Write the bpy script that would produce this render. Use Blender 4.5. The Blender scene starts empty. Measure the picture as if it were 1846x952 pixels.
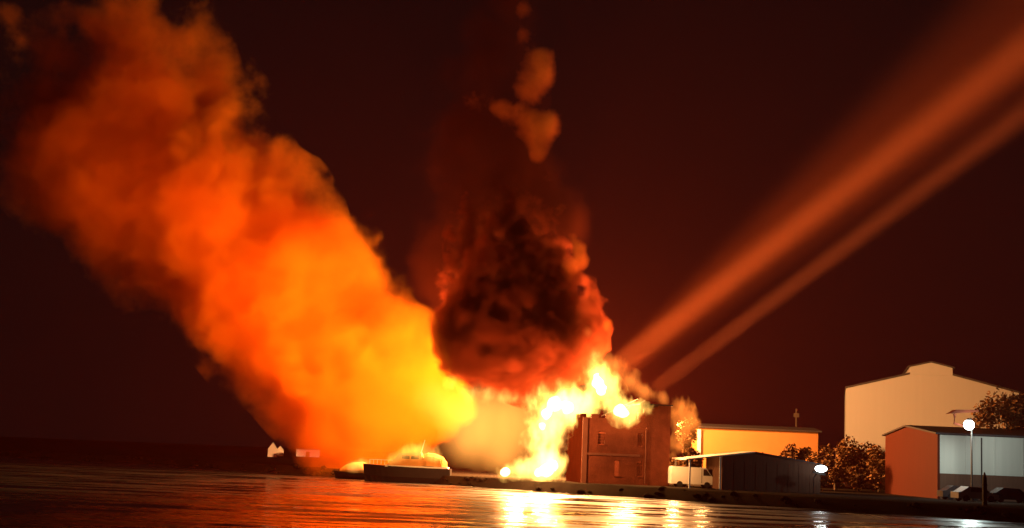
import bpy, bmesh, math, random
from mathutils import Vector, Matrix, noise as mnoise

scene = bpy.context.scene
COL = scene.collection
R = math.radians

# ------------------------------------------------------------------ camera
F = 1846 * 50 / 36.0                      # focal length in photo pixels
cam_d = bpy.data.cameras.new('camera')
cam_d.lens, cam_d.sensor_width, cam_d.clip_end = 50, 36, 3000
cam = bpy.data.objects.new('camera', cam_d)
COL.objects.link(cam)
CAM = Matrix.Translation((0, 0, 4)) @ Matrix.Rotation(R(90 + 7.53), 4, 'X') @ Matrix.Rotation(R(2.3), 4, 'Z')
cam.matrix_world = CAM
scene.camera = cam


def W(px, py, Y):
    """the point at depth Y that the photograph shows at pixel (px, py)"""
    d = CAM.to_3x3() @ Vector(((px - 923) / F, -(py - 476) / F, -1))
    return CAM.translation + d * (Y / d.y)


# ------------------------------------------------------------------ night sky, exposure, render
world = bpy.data.worlds.new('World')
scene.world = world
world.use_nodes = True
bg = world.node_tree.nodes['Background']
bg.inputs['Color'].default_value = (1.0, 0.55, 0.5, 1)
bg.inputs['Strength'].default_value = 0.0035
vs = scene.view_settings
vs.view_transform, vs.look, vs.exposure, vs.gamma = 'Standard', 'None', 0.0, 1.0
cy = scene.cycles
cy.use_denoising = True
cy.max_bounces, cy.diffuse_bounces, cy.glossy_bounces, cy.volume_bounces = 4, 1, 2, 2
cy.transmission_bounces = 2
cy.sample_clamp_indirect = 6
cy.volume_max_steps = 256
cy.caustics_reflective = cy.caustics_refractive = False

# ------------------------------------------------------------------ the light of the fire, with added lamps
FIRE = (1.0, 0.43, 0.13)


def lamp(name, loc, power, radius=0.8, color=FIRE, typ='POINT', aim=None, cone=None, blend=1.0):
    d = bpy.data.lights.new(name, typ)
    d.energy, d.color, d.shadow_soft_size = power, color, radius
    o = bpy.data.objects.new(name, d)
    o.location = loc
    if aim is not None:
        o.rotation_euler = (Vector(aim) - Vector(loc)).to_track_quat('-Z', 'Y').to_euler()
        d.spot_size, d.spot_blend = R(cone), blend
    COL.objects.link(o)
    if radius >= 4:
        o.visible_glossy = False         # keeps the discs of the added plume lamps off the water
    return o


lamp('fire_light', W(990, 694, 176), 300e3, 1.2)                 # head of the main fire
lamp('fire_light', W(1135, 690, 157), 32e3, 0.8)                 # flames through the roof
lamp('fire_light', W(935, 765, 151), 16e3, 0.7)                # lamp added before the left corner to light smoke and front wall
lamp('fire_light', W(1266, 768, 171), 2.0e3, 0.6)                 # fire behind the right corner
lamp('fire_light', W(1217, 762, 159.5), 5.0e3, 0.3)
lamp('fire_light', W(735, 650, 174), 20e3, 4, (1, .36, .07))     # this and the next: soft lamps added to brighten the plume evenly
lamp('fire_light', W(570, 640, 174), 22e3, 6, (1, .34, .06))
lamp('fire_light', W(480, 470, 174), 16e3, 7, (1, .30, .04))
lamp('fire_light', W(230, 310, 176), 9e3, 8, (1, .26, .03))
# spot lamps added to draw the lens-flare streaks as beams in the smoky air
lamp('added_beam_spot', W(1075, 690, 158), 150e6, 1.3, (1, .80, .2), 'SPOT', W(1846, 92, 158), 5.2, 1.0)
lamp('fire_light', W(1216, 838, 152.5), 600, 0.3)                  # small fire at the right corner
lamp('added_beam_spot', W(1165, 712, 158), 130e6, 0.9, (1, .80, .26), 'SPOT', W(1846, 205, 158), 3.4, 1.0)
lamp('added_beam_spot', W(1085, 690, 158), 16e6, 1.6, (1, .6, .12), 'SPOT', W(1846, 55, 158), 18, 1.0)


# ------------------------------------------------------------------ helpers: materials
class N:
    def __init__(self, mat):
        self.t = mat.node_tree

    def n(self, typ, **kw):
        x = self.t.nodes.new(typ)
        for k, v in kw.items():
            setattr(x, k, v)
        return x

    def put(self, sock, v):
        if isinstance(v, bpy.types.NodeSocket):
            self.t.links.new(v, sock)
        else:
            sock.default_value = v

    def m(self, op, a, b=0.0, c=None, clamp=False):
        x = self.n('ShaderNodeMath', operation=op, use_clamp=clamp)
        self.put(x.inputs[0], a)
        self.put(x.inputs[1], b)
        if c is not None:
            self.put(x.inputs[2], c)
        return x.outputs[0]

    def noise(self, vec, scale, detail=4, rough=0.55):
        x = self.n('ShaderNodeTexNoise')
        x.inputs['Scale'].default_value = scale
        x.inputs['Detail'].default_value = detail
        x.inputs['Roughness'].default_value = rough
        self.t.links.new(vec, x.inputs['Vector'])
        return x.outputs['Fac']


def surf(name, color, rough=0.8, metal=0.0, var=0.25, scale=1.5, bump=0.0, bscale=20, stretch=None, spec=0.06, emit=None, estr=0):
    mat = bpy.data.materials.new(name)
    mat.use_nodes = True
    g = N(mat)
    b = mat.node_tree.nodes['Principled BSDF']
    tc = g.n('ShaderNodeTexCoord').outputs['Object']
    if stretch:
        mp = g.n('ShaderNodeMapping')
        mp.inputs['Scale'].default_value = stretch
        g.t.links.new(tc, mp.inputs['Vector'])
        tc = mp.outputs[0]
    f = g.noise(tc, scale, 5, 0.6)
    mix = g.n('ShaderNodeMix', data_type='RGBA')
    c = Vector(color)
    g.put(mix.inputs['Factor'], f)
    mix.inputs['A'].default_value = (*(c * (1 - var)), 1)
    mix.inputs['B'].default_value = (*[min(1, x) for x in c * (1 + var)], 1)
    g.t.links.new(mix.outputs['Result'], b.inputs['Base Color'])
    b.inputs['Roughness'].default_value = rough
    b.inputs['Metallic'].default_value = metal
    b.inputs['Specular IOR Level'].default_value = spec
    if bump:
        bn = g.n('ShaderNodeBump')
        bn.inputs['Strength'].default_value = bump
        bn.inputs['Distance'].default_value = 0.05
        g.t.links.new(g.noise(tc, bscale, 4), bn.inputs['Height'])
        g.t.links.new(bn.outputs[0], b.inputs['Normal'])
    if emit:
        b.inputs['Emission Color'].default_value = (*emit, 1)
        b.inputs['Emission Strength'].default_value = estr
    return mat


# ------------------------------------------------------------------ helpers: objects
def tag(o, label, cat, group=None, kind=None):
    o['label'], o['category'] = label, cat
    if group:
        o['group'] = group
    if kind:
        o['kind'] = kind
    return o


def empty(name, loc, rz=0.0, label=None, cat=None, group=None):
    o = bpy.data.objects.new(name, None)
    o.location, o.rotation_euler = loc, (0, 0, rz)
    o.empty_display_size = 0.5
    COL.objects.link(o)
    if label:
        tag(o, label, cat, group)
    return o


def link(name, me, mat=None, parent=None, loc=(0, 0, 0)):
    o = bpy.data.objects.new(name, me)
    o.location = loc
    if mat and not me.materials:
        me.materials.append(mat)
    if parent:
        o.parent = parent
    COL.objects.link(o)
    return o


class MB:
    def __init__(self):
        self.b = bmesh.new()

    def box(self, x0, y0, z0, x1, y1, z1):
        v = [self.b.verts.new(p) for p in ((x0, y0, z0), (x1, y0, z0), (x1, y1, z0), (x0, y1, z0),
                                           (x0, y0, z1), (x1, y0, z1), (x1, y1, z1), (x0, y1, z1))]
        for f in ((3, 2, 1, 0), (4, 5, 6, 7), (0, 1, 5, 4), (1, 2, 6, 5), (2, 3, 7, 6), (3, 0, 4, 7)):
            self.b.faces.new([v[i] for i in f])
        return self

    def prism(self, pts, axis, a, c):
        """polygon pts (2D) pushed along axis from a to c"""
        def q(p, t):
            return {'y': (p[0], t, p[1]), 'x': (t, p[0], p[1]), 'z': (p[0], p[1], t)}[axis]
        lo = [self.b.verts.new(q(p, a)) for p in pts]
        hi = [self.b.verts.new(q(p, c)) for p in pts]
        self.b.faces.new(lo)
        self.b.faces.new(hi[::-1])
        n = len(pts)
        for i in range(n):
            self.b.faces.new((lo[i], hi[i], hi[(i + 1) % n], lo[(i + 1) % n]))
        return self

    def tube(self, pts, rads, seg=8, caps=True):
        rings = []
        pts = [Vector(p) for p in pts]
        for i, p in enumerate(pts):
            d = (pts[min(i + 1, len(pts) - 1)] - pts[max(i - 1, 0)]).normalized()
            u = d.orthogonal().normalized()
            w = d.cross(u)
            rings.append([self.b.verts.new(p + (u * math.cos(t) + w * math.sin(t)) * rads[i])
                          for t in [k * 2 * math.pi / seg for k in range(seg)]])
        for a, c in zip(rings, rings[1:]):
            for k in range(seg):
                self.b.faces.new((a[k], a[(k + 1) % seg], c[(k + 1) % seg], c[k]))
        if caps:
            self.b.faces.new(rings[0][::-1])
            self.b.faces.new(rings[-1])
        return self

    def ball(self, c, r, sub=2, squash=(1, 1, 1)):
        m = Matrix.Translation(c) @ Matrix.Diagonal((*[r * s for s in squash], 1))
        bmesh.ops.create_icosphere(self.b, subdivisions=sub, radius=1, matrix=m)
        return self

    def mesh(self, name):
        bmesh.ops.recalc_face_normals(self.b, faces=self.b.faces)
        me = bpy.data.meshes.new(name)
        self.b.to_mesh(me)
        self.b.free()
        return me

    def build(self, name, mat, parent=None, loc=(0, 0, 0), smooth=False):
        me = self.mesh(name)
        if smooth:
            for p in me.polygons:
                p.use_smooth = True
        return link(name, me, mat, parent, loc)


# ------------------------------------------------------------------ helpers: smoke and flame volumes
def hull(balls, k, voxel):
    """one closed lumpy skin round a set of (centre, radius) balls"""
    m = MB()
    for c, r in balls:
        m.ball(c, r * k, 2)
    me = m.mesh('hull')
    o = bpy.data.objects.new('hull', me)
    COL.objects.link(o)
    md = o.modifiers.new('skin', 'REMESH')
    md.mode, md.voxel_size = 'VOXEL', voxel
    dg = bpy.context.evaluated_depsgraph_get()
    dg.update()
    out = bpy.data.meshes.new_from_object(o.evaluated_get(dg))
    bpy.data.objects.remove(o)
    return out


def volume(name, balls, thr, amp, nscale, gain, dmax, scatter=None, absorb=None, emit=None, estr=1.0,
           detail=4, rough=0.6, step=0.3, k=1.4, aniso=0.0, parent=None, stretch=(1, 1, 1), hmul=None):
    """balls: [(world centre, radius, weight)].  The density is a sum of soft balls eaten into by fractal noise."""
    org = balls[0][0].copy()
    loc = [(c - org, r, w) for c, r, w in balls]
    rs = min(r for _, r, _ in loc)
    me = hull([(c, r) for c, r, _ in loc], k, max(0.25, rs * 0.3))
    me.name = name
    mat = bpy.data.materials.new(name)
    mat.use_nodes = True
    g = N(mat)
    g.t.nodes.clear()
    out = g.n('ShaderNodeOutputMaterial')
    tc = g.n('ShaderNodeTexCoord').outputs['Object']
    acc = None
    for c, r, w in loc:
        d = g.n('ShaderNodeVectorMath', operation='DISTANCE')
        g.t.links.new(tc, d.inputs[0])
        d.inputs[1].default_value = c
        q = g.m('MULTIPLY', d.outputs['Value'], 1.0 / r)
        q = g.m('MULTIPLY', q, q)
        e = g.m('POWER', 0.367879, q)
        acc = g.m('MULTIPLY', e, w) if acc is None else g.m('MULTIPLY_ADD', e, w, acc)
    vec = tc
    if stretch != (1, 1, 1):
        mp = g.n('ShaderNodeMapping')
        mp.inputs['Scale'].default_value = stretch
        g.t.links.new(tc, mp.inputs['Vector'])
        vec = mp.outputs[0]
    nz = g.noise(vec, nscale, detail, rough)
    s = g.m('ADD', g.m('SUBTRACT', acc, thr), g.m('MULTIPLY', g.m('SUBTRACT', nz, 0.5), amp))
    den = g.m('MULTIPLY', g.m('MULTIPLY', s, gain, clamp=True), dmax)
    if emit is not None:
        x = g.n('ShaderNodeEmission')
        x.inputs['Color'].default_value = (*emit, 1)
        g.put(x.inputs['Strength'], g.m('MULTIPLY', den, estr))
        g.t.links.new(x.outputs[0], out.inputs['Volume'])
    else:
        x = g.n('ShaderNodeVolumeScatter')
        x.inputs['Color'].default_value = (*scatter, 1)
        x.inputs['Anisotropy'].default_value = aniso
        g.put(x.inputs['Density'], den)
        y = g.n('ShaderNodeVolumeAbsorption')
        y.inputs['Color'].default_value = (*absorb, 1)
        g.put(y.inputs['Density'], den)
        a = g.n('ShaderNodeAddShader')
        g.t.links.new(x.outputs[0], a.inputs[0])
        g.t.links.new(y.outputs[0], a.inputs[1])
        g.t.links.new(a.outputs[0], out.inputs['Volume'])
    mat.cycles.volume_step_rate = step
    o = link(name, me, mat, None, org)
    if parent:
        o.parent = parent
        o.location = org - parent.location
    return o


def pb(px, py, rpx, Y, w=1.0):
    """a soft ball given by the pixel it is seen at, its pixel radius and its depth"""
    return (W(px, py, Y), rpx * Y / F, w)


# ------------------------------------------------------------------ setting: river, bank, land, haze
SHORE = [(-900, 300.0), (340, 214.0), (1000, 151.6), (1846, 117.0), (2700, 95.0)]


def shore_pts(z):
    out = []
    for px, Y in SHORE:
        p = W(px, 476, Y)
        out.append(Vector((p.x, Y, z)))
    return out


def water_material():
    mat = bpy.data.materials.new('river water')
    mat.use_nodes = True
    g = N(mat)
    b = mat.node_tree.nodes['Principled BSDF']
    b.inputs['Base Color'].default_value = (0.010, 0.009, 0.008, 1)
    b.inputs['Roughness'].default_value = 0.16
    b.inputs['IOR'].default_value = 1.75
    b.inputs['Specular IOR Level'].default_value = 0.5
    tc = g.n('ShaderNodeTexCoord').outputs['Object']
    mp = g.n('ShaderNodeMapping')
    mp.inputs['Scale'].default_value = (0.5, 0.55, 1)
    g.t.links.new(tc, mp.inputs['Vector'])
    a = g.noise(mp.outputs[0], 1.0, 3, 0.55)
    mp2 = g.n('ShaderNodeMapping')
    mp2.inputs['Scale'].default_value = (0.16, 0.18, 1)
    g.t.links.new(tc, mp2.inputs['Vector'])
    c = g.noise(mp2.outputs[0], 1.0, 3, 0.6)
    mp3 = g.n('ShaderNodeMapping')
    mp3.inputs['Scale'].default_value = (0.06, 0.22, 1)
    mp3.inputs['Location'].default_value = (31, 7, 0)
    g.t.links.new(tc, mp3.inputs['Vector'])
    ruf = g.noise(mp3.outputs[0], 1.0, 5, 0.65)          # wind-ruffled and calm patches
    cl = g.m('MULTIPLY', g.m('SUBTRACT', ruf, 0.43), 7.0, clamp=True)
    g.t.links.new(g.m('MULTIPLY_ADD', cl, 0.40, 0.07), b.inputs['Roughness'])
    h = g.m('ADD', g.m('MULTIPLY', g.m('MULTIPLY', a, 0.26), g.m('ADD', cl, 0.3)), g.m('MULTIPLY', c, 0.75))
    bn = g.n('ShaderNodeBump')
    bn.inputs['Strength'].default_value = 1.0
    bn.inputs['Distance'].default_value = 0.42
    g.t.links.new(h, bn.inputs['Height'])
    g.t.links.new(bn.outputs[0], b.inputs['Normal'])
    return mat


m = MB()
m.b.faces.new([m.b.verts.new(p) for p in ((-440, -50, 0), (440, -50, 0), (440, 890, 0), (-440, 890, 0))])
water = m.build('water', water_material())
water['kind'] = 'structure'
water['label'] = 'dark rippled river reflecting the fire'

earth = surf('trodden bank earth', (0.022, 0.017, 0.013), 0.95, var=0.5, scale=0.6, bump=0.4, bscale=2, spec=0.0)
m = MB()
top = [p + Vector((0, 1.6, 0)) for p in shore_pts(1.0)]
low = shore_pts(-0.6)
rnd = random.Random(3)
# the bank is cut into many short lengths so that its edge is uneven
fine_t, fine_l = [], []
for a, c, la, lc in zip(top, top[1:], low, low[1:]):
    n = max(2, int((c - a).length / 1.2))
    for i in range(n):
        t = i / n
        w = mnoise.noise(Vector((a.lerp(c, t).x * 0.35, 0, 1)))
        fine_t.append(a.lerp(c, t) + Vector((0, 0.5 * w, 0.16 * w)))
        fine_l.append(la.lerp(lc, t) + Vector((0, 0.35 * w, 0)))
fine_t.append(top[-1]); fine_l.append(low[-1])
vt = [m.b.verts.new(p) for p in fine_t]
vl = [m.b.verts.new(p) for p in fine_l]
vi = [m.b.verts.new((p.x, p.y + 3, 1.0)) for p in fine_t]
vb = [m.b.verts.new((max(-438, min(438, p.x * 3)), 888, 1.0)) for p in fine_t]
for i in range(len(vt) - 1):
    m.b.faces.new((vl[i], vl[i + 1], vt[i + 1], vt[i]))
    m.b.faces.new((vt[i], vt[i + 1], vi[i + 1], vi[i]))
    m.b.faces.new((vi[i], vi[i + 1], vb[i + 1], vb[i]))
ground = m.build('ground', earth, smooth=True)
ground['kind'] = 'structure'
ground['label'] = 'dark earth river bank and yard'

# stones along the water's edge
m = MB()
rd = random.Random(8)
for k in range(260):
    i = rd.randrange(len(fine_t) - 1)
    q = fine_l[i].lerp(fine_t[i], rd.uniform(.3, 1.0)) + Vector((rd.uniform(-.6, .6), -.1, .05))
    r_ = rd.uniform(.12, .42)
    bmesh.ops.create_icosphere(m.b, subdivisions=1, radius=1, matrix=Matrix.Translation(q) @ Matrix.Rotation(rd.uniform(0, 3), 4, 'Z') @ Matrix.Diagonal((r_ * 1.4, r_, r_ * .7, 1)))
for v in m.b.verts:
    v.co += Vector((mnoise.noise(v.co * 3), mnoise.noise(v.co * 3 + Vector((5, 0, 0))), mnoise.noise(v.co * 3 + Vector((0, 5, 0))))) * .07
st = m.build('bank_stones', earth)
st['kind'] = 'stuff'
st['label'] = 'dark loose stones along the foot of the bank'

# smoky night air
m = MB().box(-450, -60, -1.6, 450, 900, 78)
hz = bpy.data.materials.new('smoky air')
hz.use_nodes = True
hz.node_tree.nodes.clear()
ho = hz.node_tree.nodes.new('ShaderNodeOutputMaterial')
hp = hz.node_tree.nodes.new('ShaderNodeVolumePrincipled')
hp.inputs['Color'].default_value = (0.85, 0.13, 0.06, 1)
hp.inputs['Density'].default_value = 0.00021
hz.node_tree.links.new(hp.outputs[0], ho.inputs['Volume'])
haze = m.build('haze', hz)
haze['kind'] = 'stuff'
haze['label'] = 'thin reddish smoke haze in the night air'

# ------------------------------------------------------------------ materials
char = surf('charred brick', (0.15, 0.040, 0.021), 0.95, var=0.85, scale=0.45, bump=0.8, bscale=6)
char_dark = surf('charred timber', (0.04, 0.03, 0.025), 0.9, var=0.4)
pale_trim = surf('sooty pale render', (0.16, 0.06, 0.04), 0.85, var=0.3)
cream = surf('cream metal cladding', (0.36, 0.345, 0.335), 0.6, var=0.05, scale=0.3, bump=0.05, stretch=(6, 6, 0.2))
rust = surf('rust red cladding', (0.06, 0.012, 0.005), 0.7, var=0.18, scale=0.5, bump=0.1, stretch=(5, 5, 0.4))
greyc = surf('grey cladding', (0.50, 0.46, 0.40), 0.7, var=0.12, scale=0.4, bump=0.1, stretch=(5, 5, 0.3))
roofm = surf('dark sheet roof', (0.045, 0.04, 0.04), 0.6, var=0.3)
shed_wall = surf('dark shed boards', (0.10, 0.05, 0.033), 0.85, var=0.35, scale=1, stretch=(4, 4, 0.3))
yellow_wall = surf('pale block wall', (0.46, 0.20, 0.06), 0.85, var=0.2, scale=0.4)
firelit_sheet = surf('firelit roof sheet', (0.62, 0.58, 0.5), 0.5, var=0.15)  # paler sheet for the lit shed slope: firelight put into its colour
side_brick = surf('darkened red brick', (0.036, 0.007, 0.003), 0.95, var=0.4, scale=0.7, spec=0.0)  # side brick colour darkened to offset too much firelight on this wall
white = surf('white paint', (0.78, 0.76, 0.72), 0.45, var=0.06)
dark_metal = surf('dark steel', (0.035, 0.033, 0.032), 0.5, 0.4, var=0.2)
glass_dark = surf('dark glass', (0.02, 0.02, 0.022), 0.08, spec=0.6)
rubber = surf('rubber', (0.02, 0.02, 0.02), 0.9)
hull_dark = surf('dark boat hull', (0.035, 0.03, 0.03), 0.45, var=0.2)
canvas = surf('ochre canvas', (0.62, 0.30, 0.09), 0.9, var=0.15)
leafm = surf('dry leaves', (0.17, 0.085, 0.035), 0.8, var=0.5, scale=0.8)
leafd = surf('dark leaves', (0.016, 0.015, 0.009), 0.8, var=0.5, scale=0.8)
bark = surf('bark', (0.07, 0.05, 0.035), 0.95, var=0.3)
lamp_white = surf('lit lamp glass', (0.9, 0.9, 0.9), 0.4, var=0.0, emit=(0.92, 1.0, 0.96), estr=14)
hot = surf('white hot fire', (0.3, 0.2, 0.1), 0.9, var=0.0, emit=(1.0, 0.66, 0.26), estr=4.5)
for mm in (hot,):
    mm.cycles.emission_sampling = 'NONE'


# ------------------------------------------------------------------ burning building
def walls(mb, cols, zs, y0, y1, hole):
    """boxes of a wall laid in a grid, leaving out the cells for which hole(i, j) holds"""
    for i in range(len(cols) - 1):
        j = 0
        while j < len(zs) - 1:
            if hole(i, j):
                j += 1
                continue
            k = j
            while k < len(zs) - 1 and not hole(i, k):
                k += 1
            mb.box(cols[i], y0, zs[j], cols[i + 1], y1, zs[k])
            j = k


B0 = W(1048, 870, 156)
B0.z = 1.0
bh = empty('burning_building', B0, R(7.6), 'gutted dark brick building at the water with flames above its broken roof', 'building')
cols = [0, .9, 1.7, 2.5, 3.55, 4.2, 5.2, 6.1, 6.7, 7.5, 8.4, 9.2, 9.75]
zs = [0, .9, 2.6, 4.2, 5.6, 6.6, 7.1, 7.5, 7.9, 8.3, 8.7]
topz = [6, 7, 6, 7, 8, 5, 6, 8, 9, 9, 10, 10]
holes = {(4, 1), (7, 1), (2, 3), (7, 3)}
m = MB()
walls(m, cols, zs, 0, .4, lambda i, j: (i, j) in holes or j >= topz[i])
m.build('front_wall', char, bh)
ycols = [.403, 2, 3.2, 4.6, 5.8, 7.6, 9.6]
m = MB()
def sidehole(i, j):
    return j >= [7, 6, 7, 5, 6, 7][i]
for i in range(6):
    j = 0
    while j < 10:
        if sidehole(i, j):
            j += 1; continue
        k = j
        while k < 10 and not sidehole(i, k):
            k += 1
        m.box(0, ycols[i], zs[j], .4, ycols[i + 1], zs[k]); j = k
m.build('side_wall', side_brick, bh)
MB().box(9.35, .403, 0, 9.75, 9.6, 8.7).build('side_wall', char, bh)
MB().box(.4, 9.2, 0, 9.35, 9.6, 7.2).build('rear_wall', char, bh)
m = MB().box(.41, .41, 3.9, 4.5, 9.19, 4.15)
m.build('floor_slab', char_dark, bh)
m = MB(); m.box(6.2, -.3, 8.71, 9.9, 9.8, 8.86)
m.build('roof', char_dark, bh)
for i, (x0, z0, x1, z1) in enumerate([(2.2, 7.3, 6.3, 9.35), (4.3, 7.0, 6.4, 9.0), (5.0, 7.2, 8.3, 9.5)]):
    MB().tube([(x0, 1 + i * 2.5, z0), (x1, 1.2 + i * 2.5, z1)], [.09, .09], 6).build('rafter', char_dark, bh)
MB().box(-.05, -.10, 0, .5, -.003, 7.0).build('corner_pilaster', pale_trim, bh)
MB().box(.52, -.12, 3.05, 6.4, -.003, 3.3).build('string_course', pale_trim, bh)
MB().tube([(7.0, -.1, .2), (7.0, -.1, 5.9), (7.0, -.25, 6.2)], [.07, .07, .07], 8).build('drain_pipe', pale_trim, bh)
for (i, j) in sorted(holes):
    x0, x1, z0, z1 = cols[i], cols[i + 1], zs[j], zs[j + 1]
    m = MB()
    m.box(x0 + .003, .1, z0 + .003, x0 + .07, .2, z1 - .003).box(x1 - .07, .1, z0 + .003, x1 - .003, .2, z1 - .003)
    m.box(x0 + .07, .1, z1 - .07, x1 - .07, .2, z1 - .003)
    f = m.build('window_frame', char, bh)
    if (i, j) != (4, 1):
        for q in range(4):
            zq = z0 + .05 + (z1 - z0 - .2) * q / 4
            MB().box(x0 + .075, .13, zq, x1 - .075, .17, zq + (z1 - z0 - .2) / 4 - .02).build('board', char, f)
    MB().box(x0 - .06, -.1, z0 - .1, x1 + .06, -.003, z0 - .003).build('sill', char, f)


# ------------------------------------------------------------------ other buildings
def gable_shed(name, loc, rz, w, d, he, hr, mats, label, cat, over=.25, thick=.14, side=None):
    """gable end towards -y: w wide (x), d deep (y), he eaves, hr ridge"""
    t = empty(name, loc, rz, label, cat)
    MB().prism([(0, 0), (w, 0), (w, he), (w / 2, hr), (0, he)], 'y', 0, .2).build('front_wall', mats[0], t)
    MB().prism([(0, 0), (w, 0), (w, he), (w / 2, hr), (0, he)], 'y', d - .2, d).build('rear_wall', mats[0], t)
    MB().box(0, .203, 0, .2, d - .203, he - .02).build('side_wall', side or mats[0], t)
    MB().box(w - .2, .203, 0, w, d - .203, he - .02).build('side_wall', side or mats[0], t)
    sl = (hr - he) / (w / 2)
    for s in (-1, 1):
        def X(u): return w / 2 + s * u
        u1 = w / 2 + over
        pts = [(X(.004), hr + .004), (X(u1), hr + .004 - sl * u1), (X(u1), hr + thick - sl * u1), (X(.004), hr + thick)]
        MB().prism(pts, 'y', -over, d + over).build('roof', mats[1], t)
    return t


# tall cream warehouse behind, with a raised ridge monitor
p = W(1524, 800, 205); p.z = 1.0
tw = gable_shed('warehouse', p, R(-13), 23.6, 30, 14.0, 17.0, (cream, roofm),
                'tall cream gabled warehouse with raised ridge standing behind the trees', 'warehouse', over=.1, thick=.28)
MB().prism([(8.9, 16.2), (14.7, 16.2), (14.7, 17.3), (11.8, 18.0), (8.9, 17.3)], 'y', -.14, 29).build('ridge_monitor', cream, tw)
for s in (-1, 1):
    MB().prism([(11.8 + s * .004, 18.01), (11.8 + s * 3.2, 17.24), (11.8 + s * 3.2, 17.46), (11.8 + s * .004, 18.23)], 'y', -.22, 29.3).build('roof', roofm, tw)


# long low building lit bright by the fire
p = W(1256, 800, 186); p.z = 1.0
lb = empty('long_building', p, R(-1), 'long low pale building glowing orange behind the dark shed', 'building')
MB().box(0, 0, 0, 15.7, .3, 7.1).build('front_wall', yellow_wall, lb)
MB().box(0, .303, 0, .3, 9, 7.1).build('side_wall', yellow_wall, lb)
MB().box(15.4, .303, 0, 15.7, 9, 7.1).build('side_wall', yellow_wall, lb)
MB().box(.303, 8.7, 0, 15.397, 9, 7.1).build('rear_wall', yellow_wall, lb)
MB().prism([(-.5, 7.13), (9.4, 7.13), (9.4, 7.3), (4.5, 7.8), (-.5, 7.3)], 'x', -.5, 16.1).build('roof', roofm, lb)
MB().box(.05, -.18, .1, .5, -.003, 6.9).build('pilaster', white, lb)

# shed at the waterside with one roof slope catching the fire
p = W(1240, 880, 150); p.z = 1.0
sw, she, shr = 14.0, 2.95, 3.95
sh = empty('shed', p, R(3), 'dark gabled shed near the water, open on the left under a fire-lit roof slope', 'shed')
ssl = (shr - she) / (sw / 2)
sp = [(3.6, 0), (sw, 0), (sw, she), (sw / 2, shr), (3.6, she + 3.6 * ssl)]
MB().prism(sp, 'y', 0, .2).build('front_wall', shed_wall, sh)
MB().prism(sp, 'y', 8.8, 9).build('rear_wall', shed_wall, sh)
MB().box(3.6, .203, 0, 3.8, 8.797, she + 3.6 * ssl - .03).build('side_wall', shed_wall, sh)
MB().box(sw - .2, .203, 0, sw, 8.797, she - .03).build('side_wall', shed_wall, sh)
for s_, mt in ((-1, firelit_sheet), (1, roofm)):
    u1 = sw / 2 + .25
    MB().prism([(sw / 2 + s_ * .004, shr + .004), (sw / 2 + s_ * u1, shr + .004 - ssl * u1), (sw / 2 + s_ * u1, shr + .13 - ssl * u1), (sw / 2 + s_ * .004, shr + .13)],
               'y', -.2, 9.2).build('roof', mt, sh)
for x in (.1, 3.3):
    MB().box(x, 0, 0, x + .16, .16, she + x * ssl - .02).build('post', white, sh)
MB().box(.1, 8.8, 0, .26, 8.96, she).build('post', white, sh)
for k in range(9):
    MB().box(3.66 + k * 1.15, -.03, .1, 3.72 + k * 1.15, -.003, she - .05).build('batten', shed_wall, sh)

# warehouse on the right: rust red end wall, grey long wall under the street lamp
p = W(1690, 890, 148); p.z = 1.0
rw = empty('warehouse', p, R(3), 'warehouse by the bank with rust red end wall and grey long wall', 'warehouse')
ew = 17.0
MB().prism([(0, 0), (ew, 0), (ew, 6.6), (ew / 2 + 1, 7.5), (0, 6.6)], 'x', 0, .25).build('end_wall', rust, rw)
MB().prism([(0, 0), (ew, 0), (ew, 6.6), (ew / 2 + 1, 7.5), (0, 6.6)], 'x', 41.75, 42).build('end_wall', rust, rw)
MB().box(.253, 0, 2.6, 41.747, .25, 6.55).build('front_wall', greyc, rw)
MB().box(.253, .0, 0, 41.747, .25, 2.597).build('plinth_wall', shed_wall, rw)
MB().box(.253, ew - .25, 0, 41.747, ew, 6.55).build('rear_wall', greyc, rw)
MB().prism([(-.35, 6.6), (ew / 2 + 1, 7.52), (ew / 2 + 1, 7.7), (-.35, 6.76)], 'x', -.3, 42.3).build('roof', roofm, rw)
MB().prism([(ew + .35, 6.56), (ew / 2 + 1.004, 7.52), (ew / 2 + 1.004, 7.7), (ew + .35, 6.72)], 'x', -.3, 42.3).build('roof', roofm, rw)
for k in range(1, 14):
    MB().box(k * 3.0 - .06, -.05, 2.62, k * 3.0 + .06, -.003, 6.5).build('panel_seam', greyc, rw)
MB().tube([(4.6, -.1, 6.4), (4.6, -.1, .2)], [.07, .07], 6).build('drain_pipe', dark_metal, rw)

# small pale huts on the far left bank
for i, (px, py, Y, w, h, lab) in enumerate([(483, 812, 232, 1.5, 2.3, 'taller of two small white huts on the far left bank'),
                                            (498, 814, 233, 1.2, 1.6, 'shorter of two small white huts on the far left bank')]):
    p = W(px, py, Y); p.z = p.z - h * .45
    b = gable_shed('hut', p, R(8), w, 2.0, h * .55, h, (white, white), lab, 'hut', over=.05, thick=.05)
    b['group'] = 'small white huts on the far bank'
p = W(534, 817, 226); p.z -= .5
b = empty('hut', p, R(4), 'long low white hut under the edge of the smoke', 'hut')
MB().box(0, 0, 0, 3.6, 2, 1.1).build('wall', white, b)
MB().prism([(-.1, 1.11), (3.7, 1.11), (3.4, 1.3), (.1, 1.3)], 'y', -.1, 2.1).build('roof', roofm, b)
MB().box(1.5, -.04, .02, 2.1, -.003, .8).build('door', char_dark, b)

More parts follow.
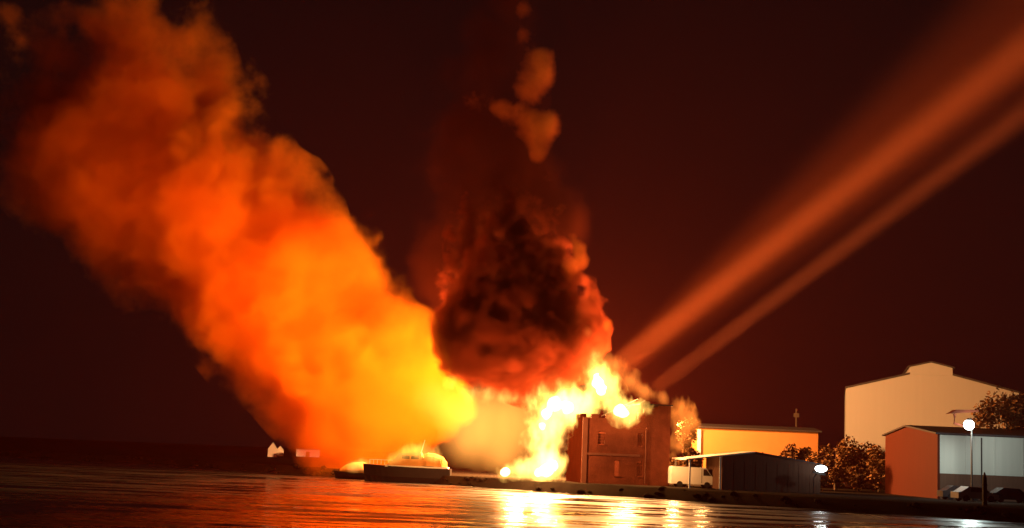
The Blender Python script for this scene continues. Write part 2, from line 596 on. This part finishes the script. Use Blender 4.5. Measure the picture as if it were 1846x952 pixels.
# knoll of the far left bank that carries the huts
m = MB()
pts = [W(-500, 830, 262), W(100, 826, 256), W(300, 824, 250), W(430, 822, 240), W(620, 828, 222), W(760, 842, 205)]
a = [m.b.verts.new((q.x, q.y - 9, 1.01)) for q in pts]
c = [m.b.verts.new(q) for q in pts]
e = [m.b.verts.new((q.x, q.y + 30, q.z)) for q in pts]
for i in range(len(pts) - 1):
    m.b.faces.new((a[i], a[i + 1], c[i + 1], c[i]))
    m.b.faces.new((c[i], c[i + 1], e[i + 1], e[i]))
kn = m.build('embankment', earth)
kn['kind'] = 'structure'

# ------------------------------------------------------------------ boats
def boat_hull(mb, L, B, Hb, Hs, n=14):
    rings = []
    for i in range(n + 1):
        t = i / n                                    # 0 stern .. 1 bow
        hw = B / 2 * (1 - max(0, (t - .45) / .55) ** 2.2) * (.9 + .1 * min(1, t * 4)) + .01
        sheer = Hs + (Hb - Hs) * t ** 2
        x = t * L
        rings.append([mb.b.verts.new((x + off, yy, zz)) for yy, zz, off in
                      ((-hw, sheer, t * .35), (-hw * .86, sheer * .35, t * .1), (-hw * .4, -.25, 0), (hw * .4, -.25, 0), (hw * .86, sheer * .35, t * .1), (hw, sheer, t * .35))])
    for p_, q_ in zip(rings, rings[1:]):
        for k in range(5):
            mb.b.faces.new((p_[k], p_[k + 1], q_[k + 1], q_[k]))
        mb.b.faces.new((p_[5], p_[0], q_[0], q_[5]))
    mb.b.faces.new(rings[0]); mb.b.faces.new(rings[-1][::-1])


p = W(812, 868, 168); p.z = 0.0
bt = empty('motor_boat', p, R(178), 'large motor boat with dark hull and fire-lit cream cabin moored at the bank', 'boat')
m = MB(); boat_hull(m, 10.0, 3.2, 2.0, 1.75); m.build('hull', hull_dark, bt)
m = MB(); m.box(.3, -1.3, 1.76, 7.6, 1.3, 1.95); m.build('deck', white, bt)
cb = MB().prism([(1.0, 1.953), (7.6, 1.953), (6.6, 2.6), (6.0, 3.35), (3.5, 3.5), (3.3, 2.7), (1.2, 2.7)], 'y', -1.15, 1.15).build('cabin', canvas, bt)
for x0, x1 in ((3.7, 4.6), (4.8, 5.7)):
    for s in (-1, 1):
        MB().box(x0, s * 1.16 - .012, 2.75, x1, s * 1.16 + .012, 3.15).build('window', glass_dark, cb)
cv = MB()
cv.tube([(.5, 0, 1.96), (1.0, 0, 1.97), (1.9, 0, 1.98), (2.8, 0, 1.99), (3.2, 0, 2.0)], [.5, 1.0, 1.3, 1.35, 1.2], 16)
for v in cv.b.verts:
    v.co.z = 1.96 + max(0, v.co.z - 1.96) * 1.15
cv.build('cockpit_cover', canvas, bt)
MB().tube([(3.6, 0, 3.5), (3.2, .1, 5.0)], [.06, .03], 6).build('mast', white, bt)
m = MB()
for k in range(8):
    m.tube([(6.6 + k * .43, -1.2 + k * .12, 1.95), (6.6 + k * .43, -1.2 + k * .12, 2.5)], [.02, .02], 5)
m.tube([(6.6, -1.2, 2.5), (9.61, -.36, 2.5)], [.025, .025], 5)
m.build('bow_rail', white, bt)['kind'] = 'stuff'

p = W(674, 860, 174); p.z = 0.0
bs = empty('covered_boat', p, R(176), 'small boat under a pale domed cover left of the motor boat', 'boat')
m = MB(); boat_hull(m, 4.6, 1.9, .95, .75); m.build('hull', hull_dark, bs)
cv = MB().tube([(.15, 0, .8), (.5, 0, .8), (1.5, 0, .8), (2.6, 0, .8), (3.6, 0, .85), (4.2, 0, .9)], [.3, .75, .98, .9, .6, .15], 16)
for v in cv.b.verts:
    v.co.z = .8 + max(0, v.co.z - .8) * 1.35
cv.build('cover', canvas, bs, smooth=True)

p = W(595, 856, 186); p.z = 0.0
by = empty('mooring_buoy', p, 0, 'small pale mooring buoy floating just off the bank', 'buoy')
MB().ball((0, 0, .2), .32, 2).build('float', white, by, smooth=True)
MB().tube([(0, 0, .5), (0, 0, .8)], [.05, .05], 6).build('ring_post', white, by)

# ------------------------------------------------------------------ vehicles
def vehicle(name, loc, rz, L, Wd, H, body_pts, mat, label, cat, group=None):
    t = empty(name, loc, rz, label, cat, group)
    MB().prism(body_pts, 'y', 0, Wd).build('body', mat, t)
    for x in (L * .19, L * .8):
        for y in (-.02, Wd - .2):
            w = MB().tube([(x, y, .32), (x, y + .22, .32)], [.32, .32], 14).build('wheel', rubber, t)
            MB().tube([(x, y - .012, .32), (x, y + .232, .32)], [.17, .17], 10).build('rim', dark_metal, w)
    return t


p = W(1210, 868, 155); p.z = 1.0
vn = vehicle('van', p, R(4), 4.9, 1.9, 2.2, [(0, .35), (4.9, .35), (4.9, 1.1), (4.45, 1.25), (3.75, 2.15), (.1, 2.2), (0, 1.9)],
             white, 'white van parked under the open left side of the dark shed', 'van')
MB().prism([(3.95, 1.3), (4.35, 1.3), (3.78, 2.0), (3.5, 2.0), (3.5, 1.3)], 'y', -.015, .02).build('door_window', glass_dark, vn)
MB().box(3.3, -.012, .5, 3.34, -.003, 2.0).build('door_seam', rubber, vn)
MB().box(4.9, .25, .6, 4.94, .5, .8).build('headlight', white, vn)
MB().box(4.9, 1.4, .6, 4.94, 1.65, .8).build('headlight', white, vn)

car_pts = [(0, .3), (4.2, .3), (4.2, .75), (3.3, .92), (2.7, 1.4), (1.1, 1.45), (.35, .95), (0, .9)]
for px, mt, lab in [(1700, surf('car paint', (.03, .028, .03), .3, spec=.5), 'dark car parked beside the corner of the grey wall'),
                    (1728, surf('silver car paint', (.24, .23, .22), .3, spec=.5), 'silver car parked between two dark cars at the grey wall'),
                    (1790, surf('black car paint', (.02, .02, .022), .25, spec=.5), 'black car parked right of the lamp pole at the grey wall')]:
    Y = {1700: 144, 1728: 140, 1790: 142}[px]
    p = W(px, 880, Y); p.z = 1.0
    c = vehicle('parked_car', p, R(3 if px != 1728 else 8), 4.2, 1.75, 1.45, car_pts, mt, lab, 'car', 'cars parked along the grey warehouse')
    MB().prism([(1.25, .95), (3.1, .95), (2.62, 1.33), (1.3, 1.36)], 'y', -.012, .02).build('side_window', glass_dark, c)
    MB().box(4.2, .15, .5, 4.23, .5, .65).build('headlight', white, c)
    MB().box(4.2, 1.25, .5, 4.23, 1.6, .65).build('headlight', white, c)

# ------------------------------------------------------------------ lamps, poles
p = W(1752, 890, 143); p.z = 1.0
lp = empty('street_lamp', p, 0, 'tall street lamp glowing white with a small flat hood before the cream warehouse', 'street lamp')
hd = W(1745, 766, 143) - p
MB().tube([(0, 0, 0), (0, 0, hd.z + .7)], [.11, .07], 8).build('pole', dark_metal, lp)
MB().ball((hd.x, -.3, hd.z), .52, 3).build('globe', lamp_white, lp, smooth=True)
MB().tube([(hd.x, -.3, hd.z + .44), (hd.x, -.3, hd.z + .66)], [.3, .12], 10).build('cap', dark_metal, lp)
MB().prism([(-2.4, hd.z + 1.02), (.5, hd.z + 1.32), (.5, hd.z + 1.5), (-1.7, hd.z + 1.45)], 'y', -.7, .7).build('hood', rust, lp)
MB().tube([(-1.7, 0, hd.z + 1.05), (-1.75, 0, hd.z + .1), (-.1, 0, hd.z - .3)], [.15, .13, .09], 6).build('bracket', rust, lp)
lamp('street_lamp_light', p + Vector((hd.x, -1.2, hd.z - .2)), 2600, .4, (0.82, 1.0, 0.93))

p = W(1479, 845, 149)
fl = empty('floodlight', p, 0, 'white floodlight on the right corner of the dark shed', 'floodlight')
MB().ball((0, -.3, 0), .5, 3, (1.25, .5, .7)).build('lens', lamp_white, fl, smooth=True)
MB().box(-.75, -.22, -.6, .6, .1, -.38).build('housing', dark_metal, fl)
MB().tube([(-.4, 0, -.5), (-.7, 0, -1.0), (-.7, 0, 1.0 - p.z)], [.06, .06, .06], 6).build('mount', dark_metal, fl)
fl.children[0].rotation_euler = (0, R(12), 0)
lamp('floodlight_light', p + Vector((0, -1.2, 0)), 40, .3, (1.0, 0.95, 0.85))

p = W(1775, 900, 128); p.z = .8
t = empty('mooring_pile', p, 0, 'dark pointed mooring pile on the bank before the grey wall', 'post')
MB().tube([(0, 0, -.5), (0, 0, 2.6), (0, 0, 3.1)], [.24, .2, .05], 10).build('shaft', dark_metal, t)
MB().tube([(0, 0, 1.9), (0, 0, 2.05)], [.25, .25], 10).build('band', dark_metal, t)

p = W(1435, 790, 215); p.z = 1
t = empty('utility_pole', p, 0, 'thin utility pole standing behind the long glowing building', 'pole')
MB().tube([(0, 0, 0), (0, 0, 11.2)], [.17, .11], 8).build('pole', bark, t)
MB().box(-.4, -.16, 9.9, .4, .16, 10.5).build('transformer', bark, t)

# ------------------------------------------------------------------ trees and bushes
def tree(name, base, h, rx, lobes, mat, label, cat, seed, group=None, leaf=.28, n=1500, trunk_h=.4, yaw=0):
    rd = random.Random(seed)
    t = empty(name, base, yaw, label, cat, group)
    m = MB()
    m.tube([(0, 0, -.1), (rd.uniform(-.1, .1), 0, h * trunk_h * .6), (rd.uniform(-.2, .2), 0, h * .75)], [h * .028 + .04, h * .02 + .03, .02], 7)
    cs = []
    for i in range(lobes):
        a = rd.uniform(0, 2 * math.pi)
        rr = rx * rd.uniform(.15, .75)
        z = h * rd.uniform(trunk_h, .86)
        c = Vector((rr * math.cos(a), rr * math.sin(a), z))
        cs.append((c, rx * rd.uniform(.28, .48)))
        m.tube([(0, 0, h * trunk_h * .7), c * .6 + Vector((0, 0, h * .12)), c], [h * .012 + .02, .03, .012], 5)
    m.build('trunk', bark, t)
    m = MB()
    for i in range(n):
        c, r = rd.choice(cs)
        d = Vector((rd.gauss(0, 1), rd.gauss(0, 1), rd.gauss(0, 1))).normalized()
        q = c + d * r * rd.uniform(.35, 1.08)
        if q.z < .05:
            q.z = .05 + rd.random() * .2
        u = Vector((rd.gauss(0, 1), rd.gauss(0, 1), rd.gauss(0, 1))).normalized()
        w = u.orthogonal().normalized()
        s = leaf * rd.uniform(.5, 1.2)
        m.b.faces.new([m.b.verts.new(q + k) for k in (u * s, w * s * .55, -u * s, -w * s * .55)])
    m.build('crown', mat, t)
    return t


def gp(px, Y, z=1.0):
    p = W(px, 700, Y); p.z = z
    return p


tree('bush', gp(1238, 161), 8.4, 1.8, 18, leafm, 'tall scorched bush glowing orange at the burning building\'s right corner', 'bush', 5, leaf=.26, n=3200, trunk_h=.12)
BL = ['round bush nearest the long glowing building\'s end', 'taller bush left of the cream warehouse', 'bush under the cream warehouse\'s left corner',
      'bush beside the rust red wall', 'low bush in front of the long glowing building', 'low bush above the dark shed\'s ridge', 'bush over the shed\'s floodlight']
for i, (px, Y, h, r) in enumerate([(1470, 172, 6.2, 2.6), (1508, 176, 7.2, 2.8), (1548, 178, 6.0, 2.8), (1585, 174, 5.6, 2.5),
                                   (1408, 172, 5.3, 2.0), (1368, 170, 4.6, 1.6), (1440, 168, 5.2, 2.2)]):
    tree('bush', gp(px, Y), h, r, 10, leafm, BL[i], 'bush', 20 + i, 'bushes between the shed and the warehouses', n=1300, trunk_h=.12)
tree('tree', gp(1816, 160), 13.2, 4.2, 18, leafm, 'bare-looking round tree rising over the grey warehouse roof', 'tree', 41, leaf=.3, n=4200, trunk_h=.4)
for i, (px, h, lab) in enumerate([(1345, 6.9, 'small round treetop above the middle of the long glowing roof'), (1408, 7.0, 'treetop just left of the utility pole'),
                                  (1460, 6.2, 'treetop just right of the utility pole')]):
    tree('tree', gp(px, 212), h, 1.8, 7, leafm, lab, 'tree', 60 + i, 'trees behind the long building', n=500, leaf=.3)


# ------------------------------------------------------------------ flames
def flame(label, core, glow, estr=1.0, color=(1, .52, .14), thr=.45, amp=3.0, ns=.85, gain=1.0, group='flames of the burning building'):
    c0 = core[0] if core else glow[0]
    t = empty('flame', W(c0[0], c0[1], c0[3]), 0, label, 'flame', group)
    if core:
        bs_ = [(W(x, y, Y) - t.location, r * Y / F) for x, y, r, Y in core]
        me = hull(bs_, 1.0, .16)
        for v in me.vertices:
            q = v.co
            v.co += Vector((mnoise.noise(q * 1.1), mnoise.noise(q * 1.1 + Vector((9, 0, 0))), mnoise.noise(q * .9 + Vector((0, 7, 0))))) * .32
        for p_ in me.polygons:
            p_.use_smooth = True
        link('core', me, hot, t)
    volume('glow', [pb(*g_) for g_ in glow], thr, amp, ns, gain, 1.0, emit=color, estr=estr, step=.35, parent=t, stretch=(1, 1, .6), detail=3)
    return t


flame('blinding white flames at the upper left corner of the burning building',
      [(1000, 728, 13, 161), (1022, 734, 12, 161), (985, 745, 10, 161), (978, 770, 7, 160.5)],
      [(1000, 735, 46, 161), (1035, 732, 34, 161), (1062, 728, 20, 160.5), (978, 770, 22, 160.5), (975, 800, 18, 160)], 2.2, (1, .54, .1))
flame('white hot fire at the lower left foot of the burning building',
      [(985, 848, 11, 155), (1000, 840, 9, 155), (970, 852, 8, 155)],
      [(985, 845, 30, 155), (975, 815, 18, 156), (1000, 830, 20, 155)], 2.4, (1, .54, .1))
flame('small white flame low on the bank left of the burning building',
      [(911, 851, 7, 154)], [(912, 850, 16, 154), (940, 850, 14, 154), (958, 850, 14, 154)], 2.0, (1, .54, .1))
flame('tall yellow white flame standing on the burning building\'s roof',
      [(1078, 690, 9, 160), (1083, 704, 10, 160), (1075, 678, 6, 160)],
      [(1080, 695, 32, 160), (1074, 664, 24, 160), (1100, 710, 26, 160), (1068, 640, 14, 160)], 1.9, (1, .52, .09))
flame('round white flame bursting from the top of the front wall',
      [(1118, 740, 10, 155.2), (1125, 745, 8, 155.2)], [(1120, 740, 25, 155.3), (1145, 738, 18, 155.6), (1100, 732, 16, 157), (1168, 738, 11, 155.8), (1135, 760, 12, 155.3)], 1.9, (1, .54, .1))
flame('yellow glow of flames filling the ground left of the burning building', None,
      [(900, 765, 62, 166), (945, 735, 42, 166), (870, 730, 42, 166), (930, 805, 45, 165), (865, 790, 45, 166), (835, 745, 40, 168), (830, 800, 34, 168), (790, 720, 40, 170), (905, 832, 24, 164), (960, 775, 26, 164)],
      .3, (1, .38, .06), thr=.30, amp=1.6, ns=.16, gain=.55)
flame('orange flames licking round the right side of the burning building', None,
      [(1224, 740, 24, 157.5), (1240, 775, 22, 157.5), (1224, 805, 18, 157.5), (1246, 755, 16, 158), (1210, 845, 9, 154), (1210, 820, 8, 154)], .75, (1, .24, .03), thr=.4, amp=3.4, ns=.9)
flame('fringe of yellow flame under the black smoke', None,
      [(850, 712, 16, 159), (880, 714, 14, 159), (815, 690, 14, 159), (930, 716, 16, 159), (965, 716, 18, 159), (835, 700, 12, 159), (905, 716, 14, 159)], .7, (1, .5, .09))
flame('sheet of orange flame blowing off the roof edge', None,
      [(1105, 665, 24, 158), (1135, 690, 22, 158), (1165, 708, 18, 158), (1195, 716, 14, 158), (1080, 645, 20, 159), (1060, 600, 12, 158), (1050, 630, 14, 158), (1030, 705, 30, 160), (990, 700, 30, 161)],
      .75, (1, .25, .035), thr=.4, amp=3.0, ns=.55)
flame('bright yellow fire along the foot of the wall by the water', None,
      [(930, 845, 18, 155), (955, 842, 20, 155), (985, 830, 26, 156), (1000, 800, 20, 158), (1005, 770, 22, 159), (965, 800, 24, 160), (980, 850, 24, 155)], 1.5, (1, .5, .1), thr=.4)
flame('flames over the cabin of the motor boat', None,
      [(725, 818, 14, 165.6), (745, 812, 16, 165.6), (765, 818, 15, 165.6), (785, 822, 15, 165.6), (705, 828, 11, 165.6)], 1.0, (1, .42, .06), thr=.45, amp=2.4, ns=.8, group='flames on the boats')
flame('small flames over the covered boat', None,
      [(648, 836, 13, 172), (662, 840, 11, 172), (633, 842, 10, 172)], .9, (1, .42, .08), thr=.45, amp=2.4, ns=.8, group='flames on the boats')

# ------------------------------------------------------------------ smoke
PL = [pb(650, 775, 105, 187), pb(785, 735, 66, 187, .8), pb(725, 665, 100, 187), pb(600, 650, 140, 189), pb(510, 560, 150, 191, 1), pb(620, 510, 105, 191, .6), pb(420, 430, 160, 194, 1),
      pb(230, 420, 120, 196, .8), pb(500, 390, 105, 195, .4), pb(300, 260, 195, 198, .65), pb(130, 280, 130, 198, .7), pb(200, 100, 190, 200, .5)]
tag(volume('smoke_plume', PL, .5, 2.6, .085, 3, .17, (.98, .38, .02), (.985, .18, .03), step=.4, k=1.3, detail=7, rough=.62),
    'huge orange smoke plume leaning left over the boats and the river', 'smoke')
tag(volume('black_smoke',
           [pb(960, 650, 72, 160, 1.1), pb(870, 635, 62, 160, 1.1), pb(1040, 630, 52, 160, 1), pb(880, 575, 62, 160, .9), pb(985, 570, 66, 161, .9), pb(1065, 570, 40, 161, .8),
            pb(825, 640, 40, 160, .9), pb(812, 590, 40, 161, .8), pb(822, 540, 36, 162, .6), pb(890, 510, 90, 163, .62), pb(1000, 495, 66, 163, .6), pb(905, 430, 90, 165, .45)],
           .5, 3.4, .27, 3.2, 1.2, (.36, .06, .022), (.4, .2, .18), step=.3, k=1.3, detail=6, rough=.6),
    'dense black billowing smoke lying over the burning roof', 'smoke')
tag(volume('smoke_column',
           [pb(880, 430, 120, 167, .9), pb(965, 400, 90, 165, .8), pb(800, 520, 80, 168, .8), pb(870, 310, 125, 168, .75), pb(950, 300, 70, 167, .6),
            pb(870, 190, 105, 170, .7), pb(905, 60, 80, 171, .7), pb(910, -30, 70, 172, .7)],
           .42, 2.6, .15, 1.6, .16, (.07, .012, .005), (.2, .18, .17), step=.45, k=1.3, detail=6, rough=.62),
    'tall thin column of dark smoke rising out of the picture', 'smoke')
for name_balls, dm, lab in [
    ([pb(1047, 470, 18, 158), pb(1042, 445, 15, 158), pb(1026, 482, 18, 159, .7), pb(1030, 425, 14, 159, .6), pb(1012, 505, 16, 159, .5), pb(1070, 530, 12, 159, .5), pb(1095, 585, 14, 159, .7), pb(1045, 615, 14, 157, .7)], .5,
     'small bright orange puff on the right edge of the black smoke'),
    ([pb(975, 245, 28, 160), pb(990, 220, 22, 160), pb(945, 212, 32, 161, .9), pb(903, 195, 26, 162, .7), pb(972, 278, 16, 160), pb(850, 180, 26, 163, .45), pb(990, 320, 18, 160, .5), pb(1010, 380, 18, 159, .55)], .45,
     'largest orange puff high on the smoke column'),
    ([pb(982, 138, 24, 162), pb(978, 100, 24, 162, .9), pb(950, 165, 28, 163, .7), pb(948, 115, 28, 163, .6), pb(940, 65, 24, 164, .6), pb(942, 20, 22, 164, .6), pb(946, -20, 20, 164, .6)], .4, 'topmost orange puff trailing up out of sight')]:
    tag(volume('smoke_puff', name_balls, .40, 1.7, .36, 2.2, dm, (.97, .20, .04), (.95, .7, .5), step=.4, detail=6, rough=.62),
        lab, 'smoke', 'orange lit puffs along the smoke column')
